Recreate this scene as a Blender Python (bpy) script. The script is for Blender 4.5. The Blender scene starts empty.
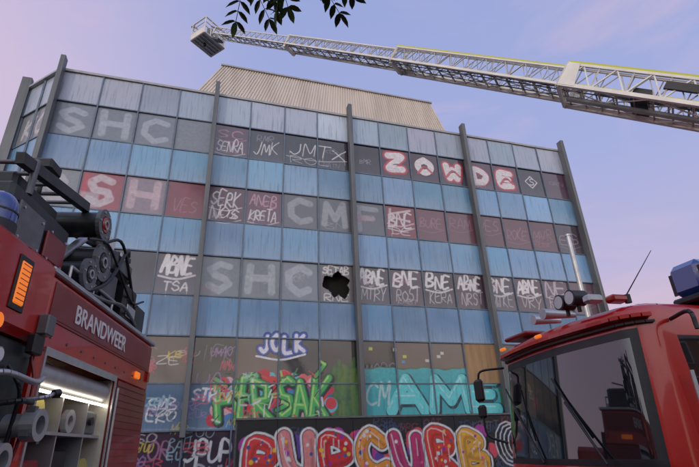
import bpy, math, random
import numpy as np
from mathutils import Matrix, Vector
random.seed(7); rng=np.random.default_rng(7)
S=bpy.context.scene
S.view_settings.view_transform='Standard'; S.view_settings.look='None'; S.view_settings.exposure=0
COL=S.collection
# ------------------------------------------------------------------ materials
def mat(name, col, rough=.5, metal=0., nvar=0., nscale=3., bump=0., bscale=40., coat=0., emis=None, es=0., ior=1.5, streak=False):
    m=bpy.data.materials.new(name); m.use_nodes=True; nt=m.node_tree; N=nt.nodes; L=nt.links
    b=N['Principled BSDF']
    b.inputs['Base Color'].default_value=(*col,1); b.inputs['Roughness'].default_value=rough
    b.inputs['Metallic'].default_value=metal; b.inputs['IOR'].default_value=ior
    b.inputs['Coat Weight'].default_value=coat; b.inputs['Coat Roughness'].default_value=.05
    if emis: b.inputs['Emission Color'].default_value=(*emis,1); b.inputs['Emission Strength'].default_value=es
    tc=N.new('ShaderNodeTexCoord')
    if nvar>0:
        n=N.new('ShaderNodeTexNoise'); n.inputs['Scale'].default_value=nscale; n.inputs['Detail'].default_value=8; n.inputs['Roughness'].default_value=.65
        if streak:
            mp=N.new('ShaderNodeMapping'); mp.inputs['Scale'].default_value=(1,1,.12); L.new(tc.outputs['Object'],mp.inputs[0]); L.new(mp.outputs[0],n.inputs['Vector'])
        else: L.new(tc.outputs['Object'],n.inputs['Vector'])
        r=N.new('ShaderNodeMapRange'); r.inputs[1].default_value=.3; r.inputs[2].default_value=.7; r.inputs[3].default_value=1-nvar; r.inputs[4].default_value=1+nvar*.5
        L.new(n.outputs['Fac'],r.inputs[0])
        v=N.new('ShaderNodeVectorMath'); v.operation='SCALE'; v.inputs[0].default_value=col; L.new(r.outputs[0],v.inputs['Scale']); L.new(v.outputs[0],b.inputs['Base Color'])
        r2=N.new('ShaderNodeMapRange'); r2.inputs[3].default_value=min(1,rough*1.35); r2.inputs[4].default_value=rough*.75; L.new(n.outputs['Fac'],r2.inputs[0]); L.new(r2.outputs[0],b.inputs['Roughness'])
    if bump>0:
        n2=N.new('ShaderNodeTexNoise'); n2.inputs['Scale'].default_value=bscale; n2.inputs['Detail'].default_value=4; L.new(tc.outputs['Object'],n2.inputs['Vector'])
        bp=N.new('ShaderNodeBump'); bp.inputs['Strength'].default_value=bump; bp.inputs['Distance'].default_value=.01; L.new(n2.outputs['Fac'],bp.inputs['Height']); L.new(bp.outputs[0],b.inputs['Normal'])
    return m
def panel_mat(name, rough, ior, dirt, bumps=.15, prough=.55):
    m=bpy.data.materials.new(name); m.use_nodes=True; nt=m.node_tree; N=nt.nodes; L=nt.links; b=N['Principled BSDF']
    ac=N.new('ShaderNodeAttribute'); ac.attribute_name='col'
    ap=N.new('ShaderNodeAttribute'); ap.attribute_name='paint'
    pu=N.new('ShaderNodeAttribute'); pu.attribute_name='puv'
    tc=N.new('ShaderNodeTexCoord')
    mp=N.new('ShaderNodeMapping'); mp.inputs['Scale'].default_value=(2.6,1,.28); L.new(tc.outputs['Object'],mp.inputs[0])
    n=N.new('ShaderNodeTexNoise'); n.inputs['Scale'].default_value=2.2; n.inputs['Detail'].default_value=8; n.inputs['Roughness'].default_value=.7; L.new(mp.outputs[0],n.inputs['Vector'])
    n2=N.new('ShaderNodeTexNoise'); n2.inputs['Scale'].default_value=.9; n2.inputs['Detail'].default_value=6; L.new(tc.outputs['Object'],n2.inputs['Vector'])
    sx=N.new('ShaderNodeSeparateXYZ'); L.new(pu.outputs['Vector'],sx.inputs[0])
    # chalky weathering gathers along the lower edge of each panel
    edge=N.new('ShaderNodeFloatCurve'); L.new(sx.outputs[1],edge.inputs['Value'])
    c=edge.mapping.curves[0]; c.points[0].location=(0,.9); c.points[1].location=(1,.30); c.points.new(.3,.42); c.points.new(.7,.12); edge.mapping.update()
    mul=N.new('ShaderNodeMath'); mul.operation='MULTIPLY'; L.new(edge.outputs[0],mul.inputs[0]); L.new(n.outputs['Fac'],mul.inputs[1])
    add=N.new('ShaderNodeMath'); add.operation='MULTIPLY_ADD'; L.new(n2.outputs['Fac'],add.inputs[0]); add.inputs[1].default_value=.5; L.new(mul.outputs[0],add.inputs[2])
    mr=N.new('ShaderNodeMapRange'); mr.inputs[1].default_value=.2; mr.inputs[2].default_value=.75; mr.inputs[3].default_value=0; mr.inputs[4].default_value=dirt; L.new(add.outputs[0],mr.inputs[0])
    mx=N.new('ShaderNodeMix'); mx.data_type='RGBA'; L.new(mr.outputs[0],mx.inputs[0]); L.new(ac.outputs['Color'],mx.inputs[6]); mx.inputs[7].default_value=(.36,.46,.60,1)
    # dark rain streaks
    mps=N.new('ShaderNodeMapping'); mps.inputs['Scale'].default_value=(9,1,.5); L.new(tc.outputs['Object'],mps.inputs[0])
    ns=N.new('ShaderNodeTexNoise'); ns.inputs['Scale'].default_value=1.5; ns.inputs['Detail'].default_value=5; L.new(mps.outputs[0],ns.inputs['Vector'])
    mrs=N.new('ShaderNodeMapRange'); mrs.inputs[1].default_value=.52; mrs.inputs[2].default_value=.72; mrs.inputs[3].default_value=0; mrs.inputs[4].default_value=.5*min(1,dirt*2); L.new(ns.outputs['Fac'],mrs.inputs[0])
    mxs=N.new('ShaderNodeMix'); mxs.data_type='RGBA'; L.new(mrs.outputs[0],mxs.inputs[0]); L.new(mx.outputs[2],mxs.inputs[6]); mxs.inputs[7].default_value=(.05,.07,.09,1)
    n3=N.new('ShaderNodeTexNoise'); n3.inputs['Scale'].default_value=7; n3.inputs['Detail'].default_value=6; L.new(tc.outputs['Object'],n3.inputs['Vector'])
    mr3=N.new('ShaderNodeMapRange'); mr3.inputs[1].default_value=.3; mr3.inputs[2].default_value=.6; mr3.inputs[3].default_value=.78; mr3.inputs[4].default_value=1; L.new(n3.outputs['Fac'],mr3.inputs[0])
    pm=N.new('ShaderNodeMath'); pm.operation='MULTIPLY'; L.new(ap.outputs['Alpha'],pm.inputs[0]); L.new(mr3.outputs[0],pm.inputs[1])
    mx2=N.new('ShaderNodeMix'); mx2.data_type='RGBA'; L.new(pm.outputs[0],mx2.inputs[0]); L.new(mxs.outputs[2],mx2.inputs[6]); L.new(ap.outputs['Color'],mx2.inputs[7])
    L.new(mx2.outputs[2],b.inputs['Base Color'])
    rr=N.new('ShaderNodeMath'); rr.operation='MULTIPLY_ADD'; L.new(mr.outputs[0],rr.inputs[0]); rr.inputs[1].default_value=.4; rr.inputs[2].default_value=rough
    mr4=N.new('ShaderNodeMix'); mr4.data_type='FLOAT'; L.new(pm.outputs[0],mr4.inputs[0]); L.new(rr.outputs[0],mr4.inputs[2]); mr4.inputs[3].default_value=prough; L.new(mr4.outputs[0],b.inputs['Roughness'])
    b.inputs['IOR'].default_value=ior
    bp=N.new('ShaderNodeBump'); bp.inputs['Strength'].default_value=bumps; bp.inputs['Distance'].default_value=.02; L.new(n2.outputs['Fac'],bp.inputs['Height']); L.new(bp.outputs[0],b.inputs['Normal'])
    return m
M={}
M['spandrel']=panel_mat('enamel_panel',.18,1.7,.60)
M['glass']=panel_mat('old_window_glass',.06,1.8,.12,.3,.28)
M['hoard']=panel_mat('painted_hoarding',.5,1.45,.08,.1)
M['fin']=mat('fin_metal',(.15,.16,.175),.45,.3,.35,2.,streak=True)
M['mull']=mat('mullion_metal',(.14,.19,.26),.45,.2,.3,3.)
M['coping']=mat('coping_metal',(.40,.41,.43),.5,.2,.2,2.)
M['core']=mat('building_core',(.10,.10,.11),.8,0,.2)
M['corr']=mat('cream_cladding',(.70,.65,.60),.5,0,.22,1.2,streak=True)
M['roof']=mat('roof_felt',(.07,.07,.07),.9)
M['void']=mat('dark_interior',(.006,.006,.007),.9)
M['ply']=mat('plywood',(.38,.24,.13),.75,0,.3,4.,streak=True)
M['red']=mat('red_paint',(.50,.014,.010),.25,0,.12,2.,.0,coat=.7)
M['redd']=mat('dark_red_paint',(.22,.010,.012),.35,0,.15,2.,coat=.3)
M['blk']=mat('black_plastic',(.014,.014,.016),.4,0,.2,6.,.1)
M['steel']=mat('dark_steel',(.05,.055,.06),.36,.5,.4,5.,.1)
M['grey']=mat('grey_steel',(.16,.17,.18),.42,.4,.3,5.)
M['alu']=mat('aluminium',(.55,.56,.58),.38,.75,.25,4.)
M['lad']=mat('ladder_paint',(.80,.79,.74),.42,.1,.15,3.)
M['ladd']=mat('ladder_steel',(.46,.46,.44),.45,.3,.3,3.)
M['yel']=mat('yellow_green_rail',(.60,.62,.05),.45)
M['white']=mat('white_lettering',(.75,.75,.75),.4)
M['orange']=mat('orange_lamp',(.75,.20,.02),.2,0,emis=(1,.22,.02),es=.6)
M['redlens']=mat('red_lens',(.35,.01,.01),.12,coat=.5)
M['blue']=mat('blue_beacon',(.012,.05,.26),.08,coat=1.)
M['wind']=mat('windscreen_glass',(.010,.012,.014),.02,ior=1.9,coat=.5)
M['led']=mat('led_strip',(.8,.8,.75),.4,emis=(1,.88,.7),es=7)
M['inner']=mat('locker_lining',(.55,.52,.46),.5,.1,.2,5.)
M['tyre']=mat('tyre_rubber',(.02,.02,.02),.85)
M['pipe']=mat('galvanised_pipe',(.55,.56,.57),.35,.6,.2,4.)
M['leaf']=mat('leaf',(.045,.10,.02),.5,0,.5,14.)
M['bark']=mat('bark',(.09,.07,.05),.9,0,.4,10.,.8,20.)
M['asph']=mat('asphalt',(.05,.05,.052),.85,0,.3,.8,.4,120.)
M['pave']=mat('paving',(.22,.21,.20),.85,0,.25,1.5,.3,60.)
M['brick']=mat('brick',(.34,.15,.08),.8,0,.3,3.)
M['mark']=mat('road_paint',(.75,.75,.73),.7)
M['pane']=mat('window_pane',(.03,.035,.04),.08)
M['hose']=mat('fire_hose',(.45,.38,.10),.8)
# ------------------------------------------------------------------ geometry helper
def empty(name, loc=(0,0,0), rz=0):
    o=bpy.data.objects.new(name,None); COL.objects.link(o); o.location=loc; o.rotation_euler=(0,0,rz); return o
class B:
    def __init__(s): s.v=[];s.f=[];s.m=[];s.mats=[];s.sm=[]
    def mi(s,k):
        if k not in s.mats: s.mats.append(k)
        return s.mats.index(k)
    def add(s,vs,fs,k,sm=False):
        o=len(s.v); s.v+= [tuple(v) for v in vs]; i=s.mi(k)
        for f in fs: s.f.append([o+a for a in f]); s.m.append(i); s.sm.append(sm)
    def box(s,x0,x1,y0,y1,z0,z1,k,R=None,ch=0):
        c=ch
        if c>0:
            cx,cy,cz=(x0+x1)/2,(y0+y1)/2,(z0+z1)/2; hx,hy,hz=(x1-x0)/2,(y1-y0)/2,(z1-z0)/2; c=min(c,hx*.8,hy*.8,hz*.8)
            vs=[];idx={}
            for sx in(-1,1):
                for sy in(-1,1):
                    for sz in(-1,1):
                        for a in range(3):
                            p=[hx,hy,hz]; 
                            for j in range(3):
                                if j!=a: p[j]-=c
                            idx[(sx,sy,sz,a)]=len(vs); vs.append((cx+sx*p[0],cy+sy*p[1],cz+sz*p[2]))
            fs=[]
            for a in range(3):
                b_,c_=(a+1)%3,(a+2)%3
                for sg in(-1,1):
                    q=[]
                    for sb,sc in((-1,-1),(1,-1),(1,1),(-1,1)):
                        t=[0,0,0];t[a]=sg;t[b_]=sb;t[c_]=sc;q.append(idx[(*t,a)])
                    fs.append(q if sg>0 else q[::-1])
                for sb in(-1,1):
                    for sc in(-1,1):
                        t0=[0,0,0];t0[a]=-1;t0[b_]=sb;t0[c_]=sc;t1=t0[:];t1[a]=1
                        q=[idx[(*t0,b_)],idx[(*t1,b_)],idx[(*t1,c_)],idx[(*t0,c_)]]
                        fs.append(q if sb*sc<0 else q[::-1])
            for sx in(-1,1):
                for sy in(-1,1):
                    for sz in(-1,1):
                        q=[idx[(sx,sy,sz,a)] for a in range(3)]; fs.append(q if sx*sy*sz>0 else q[::-1])
        else:
            vs=[(x,y,z) for x in(x0,x1) for y in(y0,y1) for z in(z0,z1)]
            fs=[(0,1,3,2),(4,6,7,5),(0,4,5,1),(2,3,7,6),(0,2,6,4),(1,5,7,3)]
        if R is not None:
            c0=Vector(((x0+x1)/2,(y0+y1)/2,(z0+z1)/2)); vs=[R@(Vector(v)-c0)+c0 for v in vs]
        s.add(vs,fs,k)
    def beam(s,p,q,w,h,k,up=(0,0,1)):
        p=Vector(p);q=Vector(q);d=(q-p).normalized();u=Vector(up);sd=d.cross(u)
        if sd.length<1e-4: sd=d.cross(Vector((1,0,0)))
        sd.normalize();u=sd.cross(d)
        vs=[]
        for e in(p,q):
            for a,b in((-1,-1),(1,-1),(1,1),(-1,1)): vs.append(e+sd*a*w/2+u*b*h/2)
        s.add(vs,[(3,2,1,0),(4,5,6,7),(0,1,5,4),(1,2,6,5),(2,3,7,6),(3,0,4,7)],k)
    def tube(s,p,q,r,k,n=12,r2=None,cap=True):
        p=Vector(p);q=Vector(q);r2=r if r2 is None else r2;d=(q-p).normalized()
        a=d.orthogonal().normalized();b=d.cross(a);vs=[]
        for e,rr in((p,r),(q,r2)):
            for i in range(n): t=2*math.pi*i/n; vs.append(e+(a*math.cos(t)+b*math.sin(t))*rr)
        s.add(vs,[(i,(i+1)%n,n+(i+1)%n,n+i) for i in range(n)],k,True)
        if cap: s.add(vs[:n],[list(range(n))[::-1]],k); s.add(vs[n:],[list(range(n))],k)
    def path(s,pts,r,k,n=8):
        pts=[Vector(p) for p in smooth3(pts)] if len(pts)>2 else pts
        for a,b in zip(pts[:-1],pts[1:]): s.tube(a,b,r,k,n)
    def ring(s,c,ax,r0,r1,h,k,n=20):
        c=Vector(c);d=Vector(ax).normalized();a=d.orthogonal().normalized();b=d.cross(a);vs=[]
        for hh,rr in((0,r1),(h,r1),(h,r0),(0,r0)):
            for i in range(n): t=2*math.pi*i/n; vs.append(c+d*hh+(a*math.cos(t)+b*math.sin(t))*rr)
        fs=[]
        for j in range(4):
            for i in range(n): fs.append((j*n+i,j*n+(i+1)%n,((j+1)%4)*n+(i+1)%n,((j+1)%4)*n+i))
        s.add(vs,fs,k,False)
    def dome(s,c,r,h,k,n=20,rings=6,base=.4):
        c=Vector(c);vs=[];prof=[(r,0),(r,h*base)]+[(r*math.cos(t),h*base+h*(1-base)*math.sin(t)) for t in [math.pi/2*j/rings for j in range(1,rings)]]
        for rr,z in prof:
            for i in range(n): t=2*math.pi*i/n; vs.append(c+Vector((rr*math.cos(t),rr*math.sin(t),z)))
        top=len(vs);vs.append(c+Vector((0,0,h)));fs=[]
        for j in range(len(prof)-1):
            for i in range(n): fs.append((j*n+i,j*n+(i+1)%n,(j+1)*n+(i+1)%n,(j+1)*n+i))
        j=len(prof)-1
        for i in range(n): fs.append((j*n+i,j*n+(i+1)%n,top))
        s.add(vs,fs,k,True)
    def build(s,name,parent=None):
        me=bpy.data.meshes.new(name); me.from_pydata(s.v,[],s.f)
        for k in s.mats: me.materials.append(M[k])
        me.polygons.foreach_set('material_index',s.m); me.polygons.foreach_set('use_smooth',s.sm); me.update()
        o=bpy.data.objects.new(name,me); COL.objects.link(o)
        if parent: o.parent=parent
        return o
def smooth3(p,k=4):
    p=[np.array(a,float) for a in p]; q=[2*p[0]-p[1]]+p+[2*p[-1]-p[-2]]; o=[]
    for i in range(1,len(q)-2):
        for j in range(k):
            t=j/k; a,b,c,d=q[i-1:i+3]
            o.append(.5*((2*b)+(-a+c)*t+(2*a-5*b+4*c-d)*t*t+(-a+3*b-3*c+d)*t**3))
    o.append(p[-1]); return o
def text(name,body,size,matx,k,parent,off=0,ext=.003):
    c=bpy.data.curves.new(name,'FONT'); c.body=body; c.size=size; c.extrude=ext; c.offset=off; c.materials.append(M[k])
    o=bpy.data.objects.new(name,c); COL.objects.link(o); o.parent=parent; o.matrix_local=matx; return o
# ------------------------------------------------------------------ camera
cam=bpy.data.cameras.new('camera'); co=bpy.data.objects.new('camera',cam); COL.objects.link(co); S.camera=co
cam.sensor_width=36; cam.lens=471.08/699*36; cam.clip_start=.05; cam.clip_end=3000
th,ro=.4298,.0407
fw=Vector((0,math.cos(th),math.sin(th))); up=Vector((0,-math.sin(th),math.cos(th))); rt=Vector((1,0,0)); c_,s_=math.cos(ro),math.sin(ro)
cx=rt*c_-up*s_; cy=rt*s_+up*c_; cz=-fw
co.matrix_world=Matrix(((cx.x,cy.x,cz.x,0),(cx.y,cy.y,cz.y,0),(cx.z,cy.z,cz.z,1.6),(0,0,0,1)))
# ------------------------------------------------------------------ world
w=bpy.data.worlds.new('World'); S.world=w; w.use_nodes=True; nt=w.node_tree; N=nt.nodes; L=nt.links
bg=N['Background']; bg.inputs['Strength'].default_value=.1
sky=N.new('ShaderNodeTexSky'); sky.sky_type='NISHITA'; sky.sun_disc=False
sel,srot=math.radians(4),math.radians(205); sky.sun_elevation=sel; sky.sun_rotation=srot
tc=N.new('ShaderNodeTexCoord'); sp=N.new('ShaderNodeSeparateXYZ'); L.new(tc.outputs['Generated'],sp.inputs[0])
def ramp(pts,src):
    r=N.new('ShaderNodeValToRGB'); e=r.color_ramp.elements
    e[0].position=pts[0][0]; e[0].color=(*pts[0][1],1); e[1].position=pts[-1][0]; e[1].color=(*pts[-1][1],1)
    for p,c in pts[1:-1]: x=e.new(p); x.color=(*c,1)
    L.new(src,r.inputs[0]); return r.outputs[0]
def mapr(src,a,b,c=0,d=1,smooth=True):
    r=N.new('ShaderNodeMapRange'); r.interpolation_type='SMOOTHSTEP' if smooth else 'LINEAR'
    for i,v in enumerate((a,b,c,d)): r.inputs[i+1].default_value=v
    L.new(src,r.inputs[0]); return r.outputs[0]
def mix(f,a,b):
    m=N.new('ShaderNodeMix'); m.data_type='RGBA'
    if isinstance(f,float): m.inputs[0].default_value=f
    else: L.new(f,m.inputs[0])
    for i,x in((6,a),(7,b)):
        if isinstance(x,tuple): m.inputs[i].default_value=(*x,1)
        else: L.new(x,m.inputs[i])
    return m.outputs[2]
front=ramp([(0,(.95,.50,.36)),(.12,(.74,.50,.54)),(.28,(.50,.46,.70)),(.5,(.38,.43,.74)),(.8,(.33,.40,.72)),(1,(.28,.35,.66))],sp.outputs[2])
front=mix(mapr(sp.outputs[0],-.10,-.68,0,.8),front,(.72,.57,.74))
glow=ramp([(0,(1.0,.66,.45)),(.10,(1.0,.80,.62)),(.30,(.95,.95,1.0)),(.7,(.66,.78,1.0)),(1,(.35,.45,.8))],sp.outputs[2])
gs=N.new('ShaderNodeVectorMath'); gs.operation='SCALE'; L.new(glow,gs.inputs[0]); gs.inputs['Scale'].default_value=1.3
fb=mix(mapr(sp.outputs[1],.2,-.65),front,gs.outputs[0])
mp=N.new('ShaderNodeMapping'); mp.inputs['Scale'].default_value=(1.2,2.2,4.5); mp.inputs['Rotation'].default_value=(.3,.5,.2); L.new(tc.outputs['Generated'],mp.inputs[0])
nz=N.new('ShaderNodeTexNoise'); nz.inputs['Scale'].default_value=1.6; nz.inputs['Detail'].default_value=7; nz.inputs['Roughness'].default_value=.55; nz.inputs['Distortion'].default_value=.6; L.new(mp.outputs[0],nz.inputs['Vector'])
wis=mapr(nz.outputs['Fac'],.47,.75,0,.5)
fb=mix(wis,fb,(.74,.54,.68))
sc=N.new('ShaderNodeVectorMath'); sc.operation='SCALE'; L.new(fb,sc.inputs[0]); sc.inputs['Scale'].default_value=9.5
ad=N.new('ShaderNodeVectorMath'); ad.operation='MULTIPLY_ADD'; L.new(sky.outputs[0],ad.inputs[0]); ad.inputs[1].default_value=(.15,.15,.15); L.new(sc.outputs[0],ad.inputs[2])
L.new(ad.outputs[0],bg.inputs['Color'])
sun=bpy.data.lights.new('sun','SUN'); sun.energy=.75; sun.angle=math.radians(8); sun.color=(1,.78,.58)
so=bpy.data.objects.new('sun',sun); COL.objects.link(so)
sd=Vector((math.sin(srot)*math.cos(sel+.12),math.cos(srot)*math.cos(sel+.12),math.sin(sel+.12)))
so.rotation_euler=sd.to_track_quat('Z','Y').to_euler()
# ------------------------------------------------------------------ painting (spray paint on surfaces)
FONT={'A':[[(0,0),(.5,1),(1,0)],[(.2,.38),(.8,.38)]],'B':[[(0,0),(0,1),(.65,.97),(.8,.75),(.1,.52),(.9,.38),(.85,.06),(0,0)]],
'C':[[(.95,.85),(.5,1),(.05,.72),(.05,.28),(.5,0),(.95,.15)]],'D':[[(0,0),(0,1),(.7,.9),(1,.5),(.7,.08),(0,0)]],
'E':[[(.9,1),(0,1),(0,0),(.9,0)],[(0,.5),(.7,.5)]],'F':[[(.9,1),(0,1),(0,0)],[(0,.52),(.7,.52)]],'G':[[(.95,.85),(.5,1),(.05,.7),(.05,.3),(.5,0),(.95,.2),(.95,.5),(.5,.5)]],
'H':[[(0,0),(0,1)],[(1,0),(1,1)],[(0,.5),(1,.5)]],'I':[[(.5,0),(.5,1)]],'J':[[(.9,1),(.9,.3),(.5,0),(.1,.2)]],'K':[[(0,0),(0,1)],[(.9,1),(.05,.45),(.95,0)]],
'L':[[(0,1),(0,0),(.9,0)]],'M':[[(0,0),(.1,1),(.5,.3),(.9,1),(1,0)]],'N':[[(0,0),(.05,1),(.9,0),(1,1)]],'O':[[(.5,1),(.05,.7),(.05,.3),(.5,0),(.95,.3),(.95,.7),(.5,1)]],
'P':[[(0,0),(0,1),(.8,.95),(.85,.55),(.05,.45)]],'R':[[(0,0),(0,1),(.8,.92),(.75,.55),(.1,.48),(.95,0)]],'S':[[(.9,.88),(.45,1),(.08,.78),(.3,.55),(.75,.45),(.92,.2),(.5,0),(.05,.12)]],
'T':[[(0,1),(1,1)],[(.5,1),(.5,0)]],'U':[[(0,1),(.05,.25),(.5,0),(.95,.25),(1,1)]],'V':[[(0,1),(.5,0),(1,1)]],'W':[[(0,1),(.2,0),(.5,.7),(.8,0),(1,1)]],
'X':[[(0,0),(1,1)],[(0,1),(1,0)]],'Y':[[(0,1),(.5,.5),(1,1)],[(.5,.5),(.4,0)]],'Z':[[(0,1),(1,1),(0,0),(1,0)]]}
def smooth(p,k=5):
    p=[np.array(a,float) for a in p]
    if len(p)<3: return p
    return smooth3(p,k)
class Canvas:
    def __init__(s,W,H,res=.025):
        s.res=res;s.W=W;s.H=H;s.nx=int(W/res)+1;s.nz=int(H/res)+1;s.c=np.zeros((s.nz,s.nx,3));s.a=np.zeros((s.nz,s.nx))
    def blend(s,i0,i1,j0,j1,al,col):
        A=s.a[j0:j1,i0:i1];C=s.c[j0:j1,i0:i1];na=al+A*(1-al);k=np.where(na>1e-5,al/np.maximum(na,1e-5),0)[...,None]
        s.c[j0:j1,i0:i1]=C*(1-k)+np.array(col)*k;s.a[j0:j1,i0:i1]=na
    def stroke(s,pts,wd,col,al=1.,soft=.02):
        pts=np.array(pts,float);r=wd/2
        lo=pts.min(0)-r-.1;hi=pts.max(0)+r+.1
        i0,i1=max(0,int(lo[0]/s.res)),min(s.nx,int(hi[0]/s.res)+2);j0,j1=max(0,int(lo[1]/s.res)),min(s.nz,int(hi[1]/s.res)+2)
        if i0>=i1 or j0>=j1: return
        X,Z=np.meshgrid(np.arange(i0,i1)*s.res,np.arange(j0,j1)*s.res);D=np.full(X.shape,9.)
        if len(pts)==1: D=np.hypot(X-pts[0,0],Z-pts[0,1])
        for a,b in zip(pts[:-1],pts[1:]):
            ab=b-a;t=np.clip(((X-a[0])*ab[0]+(Z-a[1])*ab[1])/max(ab@ab,1e-9),0,1);D=np.minimum(D,np.hypot(X-a[0]-t*ab[0],Z-a[1]-t*ab[1]))
        s.blend(i0,i1,j0,j1,np.clip((r-D)/soft+.5,0,1)*al,col)
    def drips(s,pts,col,n=3,l=.35,al=.8):
        for _ in range(n):
            p=pts[random.randrange(len(pts))];s.stroke([(p[0],p[1]),(p[0]+random.uniform(-.01,.01),p[1]-random.uniform(.2,1)*l)],.028,col,al,.015)
    def rect(s,x0,x1,z0,z1,col,al=1.,soft=.03,wob=0):
        i0,i1=max(0,int(x0/s.res)-2),min(s.nx,int(x1/s.res)+3);j0,j1=max(0,int(z0/s.res)-2),min(s.nz,int(z1/s.res)+3)
        X,Z=np.meshgrid(np.arange(i0,i1)*s.res,np.arange(j0,j1)*s.res)
        if wob: X=X+wob*np.sin(Z*5);Z=Z+wob*np.sin(X*3.3)+wob*.5*np.sin(X*9)
        D=np.minimum(np.minimum(X-x0,x1-X),np.minimum(Z-z0,z1-Z));s.blend(i0,i1,j0,j1,np.clip(D/soft+.5,0,1)*al,col)
    def word(s,t,x,z,w,h,wd,col,al=1.,slant=.15,jit=.05,sm=True,gap=.25,soft=.02,rise=0):
        n=len(t);cw=w/(n+gap*(n-1))
        for i,ch in enumerate(t):
            x0=x+i*cw*(1+gap);zz=z+rise*i/n+random.uniform(-jit,jit)*h
            hh=h*random.uniform(1-jit*2,1+jit*2)
            for st in FONT.get(ch,[]):
                p=[(x0+(a+random.uniform(-jit,jit))*cw+slant*b*hh,zz+(b+random.uniform(-jit,jit))*hh) for a,b in st]
                s.stroke(smooth(p) if sm else p,wd*random.uniform(.85,1.1),col,al,soft)
            if wd>.05 and random.random()<.4: s.drips([p[-1]],col,1,.3,al*.7)
    def letters(s,ch,x,z,w,h): return [[(x+a*w,z+b*h) for a,b in st] for st in FONT[ch]]
    def sample(s,U,Z):
        i=np.clip(np.round(U/s.res).astype(int),0,s.nx-1);j=np.clip(np.round(Z/s.res).astype(int),0,s.nz-1)
        return s.c[j,i],s.a[j,i]
def panels(name,rects,cv,mt,parent,origin=(0,0),direc=(1,0),tilt=.004,fine=.025):
    """rects: (u0,u1,z0,z1,yoff,color). builds gridded panels carrying paint attributes"""
    V=[];F=[];C=[];P=[];Q=[];off=0
    for (u0,u1,z0,z1,yo,col) in rects:
        hasp=False
        if cv is not None:
            i0,i1=int(max(u0,0)/cv.res),int(max(u1,0)/cv.res)+1;j0,j1=int(max(z0,0)/cv.res),int(max(z1,0)/cv.res)+1
            sub=cv.a[j0:j1,i0:i1];hasp=sub.size>0 and sub.max()>.02
        nx,nz=(max(2,int((u1-u0)/fine)),max(2,int((z1-z0)/fine))) if hasp else (1,3)
        uu,zz=np.meshgrid(np.linspace(u0,u1,nx+1),np.linspace(z0,z1,nz+1))
        tx,tz=np.clip(rng.normal(0,tilt,2),-.02,.02);yy=yo+(uu-(u0+u1)/2)*tx+(zz-(z0+z1)/2)*tz
        lx=origin[0]+uu*direc[0]-yy*direc[1]; ly=origin[1]+uu*direc[1]+yy*direc[0]
        V.append(np.stack([lx,ly,zz],-1).reshape(-1,3))
        a=np.arange((nx+1)*nz).reshape(nz,nx+1)[:,:-1].ravel()+off
        F.append(np.stack([a,a+1,a+nx+2,a+nx+1],-1));off+=(nx+1)*(nz+1)
        n=(nx+1)*(nz+1);C.append(np.tile(np.array([*col,1.]),(n,1)))
        if hasp: c,al=cv.sample(uu.ravel(),zz.ravel());P.append(np.concatenate([c,al[:,None]],1))
        else: P.append(np.zeros((n,4)))
        Q.append(np.stack([((uu-u0)/(u1-u0)).ravel(),((zz-z0)/(z1-z0)).ravel(),np.full(n,rng.random())],1))
    V=np.concatenate(V);F=np.concatenate(F);me=bpy.data.meshes.new(name)
    me.vertices.add(len(V));me.vertices.foreach_set('co',V.ravel());me.loops.add(F.size);me.loops.foreach_set('vertex_index',F.ravel().astype(np.int32))
    me.polygons.add(len(F));me.polygons.foreach_set('loop_start',np.arange(0,F.size,4,dtype=np.int32));me.update(calc_edges=True);me.validate()
    for nm,arr in(('col',np.concatenate(C)),('paint',np.concatenate(P))):
        at=me.attributes.new(nm,'FLOAT_COLOR','POINT');at.data.foreach_set('color',arr.ravel().astype(np.float32))
    at=me.attributes.new('puv','FLOAT_VECTOR','POINT');at.data.foreach_set('vector',np.concatenate(Q).ravel().astype(np.float32))
    me.materials.append(M[mt]);o=bpy.data.objects.new(name,me);COL.objects.link(o);o.parent=parent;return o
# ------------------------------------------------------------------ office building
U=1.7; ROOF=17.84
lv=[ROOF,ROOF-.9686*U]
for k in range(9): lv.append(lv[-1]-(1.0542 if k%2==0 else .9686)*U)
bld=empty('office_building',(-12.785,16.284,0),math.atan2(.3054,.9522))
cv=Canvas(27.3,18.)
def W(i,row,n=1): # window rect
    return i*U+.05,(i+n)*U-.05,lv[2*row]+.03,lv[2*row-1]-.03
WHT=(.66,.66,.70); BLK=(.01,.01,.012)
def block(ch,i,row,col,wd=.30,al=.8,bg=None,dx=0):
    x0,x1,z0,z1=W(i,row)
    if bg: cv.rect(x0,x1,z0,z1,bg[0],bg[1],.02)
    w_=wd*random.uniform(.9,1.1)
    for st in cv.letters(ch,x0+.30+dx,z0+.28+random.uniform(-.05,.05),x1-x0-.62,z1-z0-.56):
        st=[(a+random.uniform(-.05,.05),b+random.uniform(-.05,.05)) for a,b in st]; cv.stroke(st,w_,col,al,.05)
        for _ in range(7): # patchy roller coverage
            p=st[random.randrange(len(st))];cv.stroke([(p[0]+random.uniform(-.1,.1),p[1]+random.uniform(-.2,.2))],random.uniform(.08,.2),bg[0] if bg else col,.35,.08)
BG=((.20,.24,.30),.8)
for ch,i in zip('SHC',(0,1,2)): block(ch,i,1,(.40,.45,.54),bg=BG,al=.75)
cv.rect(*W(3,1),(.24,.28,.35),.75)
for ch,i,c,b in(('B',0,(.45,.46,.52),((.27,.30,.35),.8)),('S',1,(.58,.54,.60),((.42,.07,.11),.7)),('H',2,(.55,.42,.48),((.30,.24,.31),.8)),('I',3,(.24,.05,.08),((.28,.05,.08),.7))): block(ch,i,2,c,bg=b)
cv.stroke([(1*U+.2,lv[4]+.2),(1*U+.2,lv[3]-.2)],.2,(.5,.04,.07),.8); cv.rect(U+.1,U+.8,lv[4]+.1,lv[4]+.8,(.5,.5,.56),.6,.1)
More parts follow.
